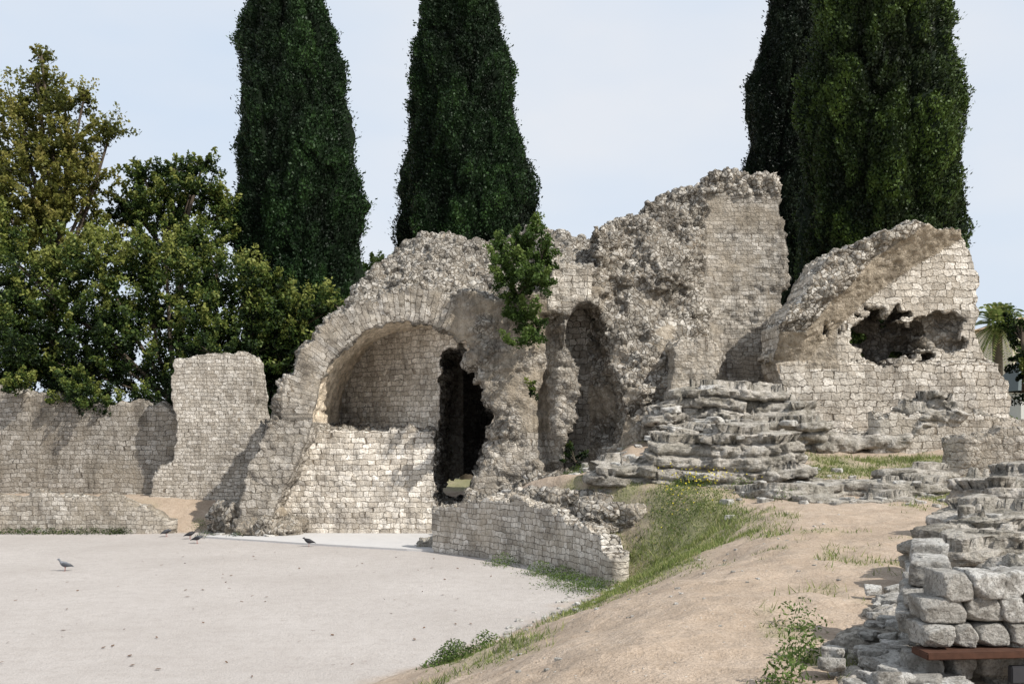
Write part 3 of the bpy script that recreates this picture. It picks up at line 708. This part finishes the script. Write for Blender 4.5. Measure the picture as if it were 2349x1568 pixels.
def tree(name,cl,d,n,mat,leaf=.08,base=None,sub=26,ds=1.0,zb=0.8,tbias=0,jit=.34,trunk=True,vgrad=0):
    e=empty(name)
    k=d/2349;CC=[];W=[];limbs=[];TB=[];DR=[]
    bx=base if base is not None else K(np.mean([c[0] for c in cl]),0,d)[0]
    zl=min(K(0,c[1]+c[3],d)[1] for c in cl)
    trunk_top=(bx,d,max(zb+1,zl+.8))
    for ci,(u,v,ru,rv) in enumerate(cl):
        x,z=K(u,v,d);rx,rz=ru*k,rv*k;ry=(rx+rz)/2*ds
        m=max(6,int(sub*(rx*rz)**.75))
        dr=rdir(m)
        p=dr*(rng.random((m,1))**.4)*.95*np.array([rx,ry,rz])+np.array([x,d+rng.uniform(-.4,.4),z])
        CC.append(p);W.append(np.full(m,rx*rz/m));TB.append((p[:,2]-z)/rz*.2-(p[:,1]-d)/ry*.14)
        q=dr+[0,0,.45]+rng.normal(0,.35,(m,3));DR.append(q/np.linalg.norm(q,axis=1,keepdims=True))
        if trunk:
            pm=((bx+x)/2+rng.uniform(-.3,.3),d+rng.uniform(-.3,.3),(trunk_top[2]+z)/2-.2)
            limbs.append(([(bx,d,trunk_top[2]-.6),pm,(x,d,z)],[.12,.08,.04]))
        for q in p[:9]:
            limbs.append(([(x,d,z-rz*.3),((x+q[0])/2,(d+q[1])/2,(z+q[2])/2-.05),tuple(q)],[.03,.02,.008] if trunk else [.012,.008,.004]))
    CC=np.concatenate(CC);W=np.concatenate(W);W/=W.sum();TB=np.concatenate(TB);DR=np.concatenate(DR)
    i=rng.choice(len(CC),n,p=W)
    rad=rng.uniform(.45,1.45,len(CC))*jit
    along=rng.uniform(-1.1,1.5,n)*rad[i]
    off=DR[i]*along[:,None]+rdir(n)*(rng.random((n,1))**.6)*(rad[i]*.75*(1.15-.4*np.abs(along)/rad[i]))[:,None]
    C=CC[i]+off
    nrm=rdir(n)+np.array([0,0,.5]);nrm/=np.linalg.norm(nrm,axis=1,keepdims=True)
    a=np.cross(nrm,rdir(n));a/=np.linalg.norm(a,axis=1,keepdims=True);b=np.cross(nrm,a)
    L=rng.uniform(.6,1.25,n)[:,None]*leaf
    ct=h3(np.arange(len(CC)),np.arange(len(CC))*3,np.arange(len(CC)),5)
    t=.42+tbias+.55*(ct[i]-.5)+TB[i]+.22*off[:,2]/(rad[i]+.01)+rng.normal(0,.15,n)  # tint also paints light: tops and near side lighter, undersides darker
    if vgrad: t=t+vgrad*(C[:,2]-(zl+2.5))  # shade painted into the tint, darker towards the base
    leaves('foliage',C,a*L,b*L*.6,np.clip(t,0,1),mat,e)
    tr=[([(bx,d,zb-.6),(bx+.05,d,(zb+trunk_top[2])/2),trunk_top],[.24,.19,.14])] if trunk else []
    tubes('trunk_and_limbs' if trunk else 'stems',tr+limbs,BARK,e)
    return e
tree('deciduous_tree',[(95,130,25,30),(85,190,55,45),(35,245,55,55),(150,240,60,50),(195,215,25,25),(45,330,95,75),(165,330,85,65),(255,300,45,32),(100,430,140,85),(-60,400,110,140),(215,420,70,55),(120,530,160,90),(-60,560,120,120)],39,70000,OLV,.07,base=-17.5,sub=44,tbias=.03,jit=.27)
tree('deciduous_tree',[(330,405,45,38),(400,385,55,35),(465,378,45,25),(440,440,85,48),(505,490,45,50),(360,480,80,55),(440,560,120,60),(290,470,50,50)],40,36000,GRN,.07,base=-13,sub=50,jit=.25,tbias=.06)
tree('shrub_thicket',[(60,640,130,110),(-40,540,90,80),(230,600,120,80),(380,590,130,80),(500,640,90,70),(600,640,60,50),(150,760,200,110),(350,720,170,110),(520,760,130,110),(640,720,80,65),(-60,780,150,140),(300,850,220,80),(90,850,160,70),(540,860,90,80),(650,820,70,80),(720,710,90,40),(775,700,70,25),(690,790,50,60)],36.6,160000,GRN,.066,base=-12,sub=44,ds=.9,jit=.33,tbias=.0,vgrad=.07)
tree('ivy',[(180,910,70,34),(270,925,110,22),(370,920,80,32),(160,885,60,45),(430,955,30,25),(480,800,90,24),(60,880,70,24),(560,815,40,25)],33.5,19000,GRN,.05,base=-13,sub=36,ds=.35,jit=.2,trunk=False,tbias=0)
tree('background_tree',[(870,625,50,30),(840,660,40,40),(900,640,40,40),(880,700,60,50)],52,9000,BRI,.11,base=-6.6,jit=.4)
tree('climbing_shrub',[(1185,565,58,36),(1150,595,34,24),(1240,580,30,42),(1205,615,56,36),(1190,665,46,30),(1238,645,30,34),(1205,715,46,30),(1228,745,30,26),(1195,780,38,20),(1155,645,26,20),(1225,528,30,16),(1140,560,20,14)],27.45,20000,BRI,.046,base=.3,sub=44,ds=1.1,zb=6,tbias=-.2,jit=.19,trunk=False)
tree('climbing_shrub',[(1215,885,16,24),(1320,1050,30,30)],27.8,1500,GRN,.04,sub=60,ds=.5,jit=.1,trunk=False)
tree('dark_shrub',[(2345,760,22,70),(2345,880,25,70),(2380,800,60,110)],34,12000,GRN,.06,base=17.3,zb=3,jit=.25,tbias=-.1)
tree('roadside_trees',[(2300,960,60,20),(2230,950,40,20)],48,5000,BRI,.09,base=23,zb=2.5,jit=.3)
def weeds(name,spots,mat,hgt=.25,leaf=.03):
    Cs=[];
    for (x,y,r,n) in spots:
        p=rng.normal(0,1,(n,2))*r*.5+np.array([x,y]);z=terr(p[:,0],p[:,1])+rng.random(n)**1.3*hgt*np.exp(-((p[:,0]-x)**2+(p[:,1]-y)**2)/(r*r))
        Cs.append(np.stack([p[:,0],p[:,1],z],1))
    C=np.concatenate(Cs);n=len(C);nr=rdir(n)+[0,0,.6];a=np.cross(nr,rdir(n));a/=np.linalg.norm(a,axis=1,keepdims=True);b=np.cross(nr,a)
    L=rng.uniform(.6,1.3,n)[:,None]*leaf
    return leaves(name,C,a*L,b*L*.4,np.clip(rng.normal(.5,.2,n),0,1),mat)
weeds('weeds',[(-.75,12.7,.3,1700),(-.35,12.6,.25,800),(1.15,19.7,.6,1300),(1.5,19.0,.5,1300),(.6,21.3,.4,900),(-.2,22.7,.4,700),(1.05,20.7,.4,900),(-6.7,28.6,.35,500),(-9.2,30.3,.3,300),(2.0,7.0,.15,300),(2.3,8.2,.2,250),(1.65,6.2,.15,300),(3.9,21.6,.5,1000),(3.3,21.0,.5,900),(4.8,21.3,.4,400),(5.4,20.0,.4,200),(1.5,25.6,.6,1200),(3.6,20.3,.7,900)],BRI,.3,.02)
weeds('weeds',[(-14.5+i*.42,29.4,.28,260) for i in range(9)]+[(-11.3,29.4,.2,150),(-8.5,28.4,.3,200),(-7.6,28.2,.25,150)],GRN,.2,.025)
FLW=plain('yellow_petals',(.6,.5,.04),.6,.2)
n=220;px=rng.normal(3.7,.45,n);py=rng.normal(21.0,.5,n);C=np.stack([px,py,terr(px,py)+rng.uniform(.2,.5,n)],1);a=rdir(n)*.018;b=np.cross(a/.018,rdir(n))*.018
leaves('wildflowers',C,a,b,np.ones(n)*.5,FLW)
GRS=leafmat('grass_blades',[(0,(.06,.08,.022)),(.45,(.14,.19,.05)),(.75,(.27,.30,.10)),(1,(.46,.42,.22))],.35,1.5)
n=560000
x=rng.uniform(-6,13,n);y=rng.uniform(5,27,n);dens=grassmask(x,y)
keep=rng.random(n)<dens*np.interp(y,[5,9,14,27],[1,.9,.75,.65]);x,y=x[keep],y[keep];n=len(x)
z=terr(x,y);az=rng.random(n)*6.28;Hh=rng.uniform(.03,.10,n)*(1+.7*vnoise(x*2,y*2,0,9));w=rng.uniform(.003,.006,n)*np.interp(y,[5,20],[.8,1.9])
base=np.stack([x,y,z],1);wd=np.stack([np.cos(az)*w,np.sin(az)*w,0*w],1);tip=base+np.stack([rng.normal(0,.5,n)*Hh,rng.normal(0,.5,n)*Hh,Hh],1)
V=np.stack([base-wd,base+wd,tip],1).reshape(-1,3);T=np.repeat(np.clip(rng.normal(.52,.22,n),0,1),3)
mk('grass',V,np.arange(n*3).reshape(n,3),GRS,{'tint':np.stack([T,T,T],1)},False)
n=110;x=rng.uniform(-9,0,n);y=rng.uniform(12.5,25,n);C=np.stack([x,y,0*x+.02],1);a=rdir(n)*[1,1,.25]*.05;b=np.cross(rdir(n),[0,0,1])*.03
leaves('fallen_leaves',C,a,b,rng.random(n),plain('dry_leaf',(.12,.07,.04),.8,.4))
# ---------------- palm, house ----------------
pe=empty('palm_tree');px,pz=K(2288,740,60)
PB=leafmat('palm_fronds',[(0,(.06,.10,.025)),(.5,(.16,.22,.06)),(1,(.38,.36,.15))],.35,1)
tubes('trunk',[([(px,60,2),(px+.05,60,5),(px,60,pz)],[.35,.28,.3])],BARK,pe)
Cs=[];As=[];Bs=[]
for k in range(75):
    az=random.random()*6.28;el=random.uniform(-.9,1.4);L=random.uniform(1.7,2.8);dr=np.array([math.cos(az)*math.cos(el),math.sin(az)*math.cos(el),math.sin(el)])
    for s in np.linspace(.12,1,22):
        p=np.array([px,60,pz])+dr*L*s+np.array([0,0,-.8*s*s*L*.7])
        for sg in(-1,1):
            side=np.cross(dr,[0,0,1]);side/=np.linalg.norm(side)+1e-6
            ln=.45*(1.1-s*.7);dd=side*sg*.8+dr*.5+np.array([0,0,-.25]);dd/=np.linalg.norm(dd)
            Cs.append(p+dd*ln*.5);As.append(dd*ln*.5);Bs.append(dr*.045)
leaves('fronds',np.array(Cs),np.array(As),np.array(Bs),np.clip(rng.normal(.5,.25,len(Cs)),0,1),PB,pe)
he=empty('house')
wl=plain('cream_render',(.62,.55,.45),.9,.08,2);rf=plain('terracotta_tiles',(.42,.29,.19),.9,.25,6,.02);gl=plain('window_glass',(.05,.06,.07),.3,.1)
HX=2.5
boxm('walls',(38.2+HX,76,4.8),(11,8,11.0),wl,he)
rv=[(-.4,-.5,0),(11.4,-.5,0),(11.4,8.5,0),(-.4,8.5,0),(2.5,4,.9),(8.5,4,.9)];rv=[(32.7+HX+a,72+b,10.32+c) for a,b,c in rv]
me=bpy.data.meshes.new('roof');me.from_pydata(rv,[],[[0,1,5,4],[1,2,5],[2,3,4,5],[3,0,4],[3,2,1,0]]);me.materials.append(rf);link(bpy.data.objects.new('roof',me),he)
for i in range(3):
    for j in range(2): boxm('window',(34.6+HX+i*3.2,71.98,4.2+j*3.2),(1.1,.1,1.6),gl,he);
se=empty('garden_shed')
boxm('walls',(26.9,53,3.4),(2.6,3,2.8),plain('white_render',(.6,.6,.58),.9,.06,3),se)
sv=[(25.3,51.2,4.9),(28.5,51.2,4.9),(28.5,54.8,4.9),(25.3,54.8,4.9),(26.3,53,6.6),(28.2,53,6.6)]
me=bpy.data.meshes.new('roof');me.from_pydata(sv,[],[[0,1,5,4],[1,2,5],[2,3,4,5],[3,0,4],[3,2,1,0]]);me.materials.append(plain('slate',(.10,.12,.12),.7,.2,8));link(bpy.data.objects.new('roof',me),se)
boxm('window',(27.2,51.48,3.6),(.9,.06,1.1),gl,se)
# ---------------- pigeons ----------------
PLG=plain('pink_leg',(.35,.12,.10))
def pigeon(x,y,z0,rot,col,dark,headlow=0):
    e=empty('pigeon',(x,y,z0));e.rotation_euler=(0,0,rot)
    rg=[(-.185,.085,.004,.003),(-.18,.088,.026,.006),(-.13,.105,.028,.012),(-.085,.125,.045,.035),(-.03,.140,.062,.056),(.03,.150,.060,.060),(.07,.168,.045,.048),(.09,.195-headlow*.3,.030,.032),(.10,.225-headlow,.024,.025),(.112,.248-headlow,.025,.025),(.13,.256-headlow,.020,.021),(.145,.254-headlow,.010,.010),(.158,.248-headlow,.005,.005),(.168,.243-headlow,.001,.001)]
    V=[];F=[];S=14
    for i,(a,c,w,h) in enumerate(rg):
        tl=-.0 if i<7 else .6
        for k in range(S):
            t=2*math.pi*k/S;V.append((a-math.sin(t)*h*tl*.5,math.cos(t)*w,c+math.sin(t)*h))
        if i:
            for k in range(S): F.append([(i-1)*S+k,(i-1)*S+(k+1)%S,i*S+(k+1)%S,i*S+k])
    mk('body',V,F,col,None,True,e)
    for s in(-1,1):
        w=[];wf=[]
        prof=[(.055,.155,.03),(.02,.150,.05),(-.05,.135,.05),(-.11,.118,.03),(-.165,.10,.006)]
        for i,(a,c,hh) in enumerate(prof):
            for k,t in enumerate((-1,-.33,.33,1)):
                w.append((a,s*(.066*math.sqrt(max(.15,1-.35*t*t))*(1 if i<3 else .7 if i==3 else .35)),c+t*hh*.75))
            if i:
                for k in range(3): wf.append([(i-1)*4+k,(i-1)*4+k+1,i*4+k+1,i*4+k])
        mk('wing',w,wf,dark,None,True,e)
        tubes('leg',[([(0.0,s*.022,.0),(-.005,s*.024,.05),(-.005,s*.026,.10)],[.004,.004,.010])],PLG,e)
        for q in(-.5,0,.5,3.1):
            dx,dy=math.cos(q)*.03,math.sin(q)*.03
            f=[(0,s*.022-.003,.003),(dx,s*.022+dy,.003),(0,s*.022+.003,.006)]
            mk('toe',f,[[0,1,2]],PLG,None,False,e)
PG=plain('grey_feathers',(.16,.17,.19),.6,.3,30);PD_=plain('dark_feathers',(.06,.065,.075),.6,.3,30);BK=plain('black_feathers',(.02,.02,.024),.5,.3,30)
pigeon(-9.54,21.85,float(terr(-9.54,21.85)),math.pi+.25,PG,PD_,0)
pigeon(-5.2,26.2,float(terr(-5.2,26.2)),math.pi+.2,BK,BK,.03)
pigeon(-8.3,27.0,float(terr(-8.3,27.0)),.2,PD_,BK,.07)
pigeon(-8.8,28.0,float(terr(-8.8,28.0)),.5,BK,BK,.06)
pigeon(-9.65,28.6,float(terr(-9.65,28.6)),.8,PD_,BK,.08)
# ---------------- light, sky, camera ----------------
sd=Vector((.81,-.60,1.0)).normalized()
el=math.asin(sd.z);az=math.atan2(sd.x,sd.y)
W=bpy.data.worlds.new('World');bpy.context.scene.world=W;W.use_nodes=True;nt=W.node_tree;nt.nodes.clear()
sky=N_(nt,'ShaderNodeTexSky');sky.sky_type='NISHITA';sky.sun_disc=False;sky.sun_elevation=el;sky.sun_rotation=az;sky.dust_density=2.0;sky.air_density=1.0
tc=N_(nt,'ShaderNodeTexCoord').outputs['Generated']
mp=N_(nt,'ShaderNodeMapping',{'Vector':tc,'Scale':(1.0,1.0,2.6),'Rotation':(0,.25,.3)}).outputs[0]
cn=NO(nt,mp,2.3,4,.5)
cf=RP(nt,cn,[(.36,.0),(.66,1)])
hz=MX(nt,cf,(6.3,7.2,8.4),(7.5,7.8,8.3))
c=MX(nt,.9,sky.outputs[0],hz)
bg=N_(nt,'ShaderNodeBackground',{'Color':c,'Strength':.113})
N_(nt,'ShaderNodeOutputWorld',{'Surface':bg.outputs[0]})
L=bpy.data.lights.new('sun','SUN');L.energy=5.0;L.angle=math.radians(.5);L.color=(1,.95,.87)
so=link(bpy.data.objects.new('sun',L));so.rotation_euler=(-sd).to_track_quat('-Z','Y').to_euler()
cam=bpy.data.cameras.new('camera');co=link(bpy.data.objects.new('camera',cam));co.location=(0,0,EYE);co.rotation_euler=(math.pi/2,0,0)
cam.sensor_width=36;cam.lens=36;cam.shift_y=(980-784)/2349;cam.clip_end=6000
sc=bpy.context.scene;sc.camera=co
sc.view_settings.view_transform='Standard';sc.view_settings.look='None';sc.view_settings.exposure=0
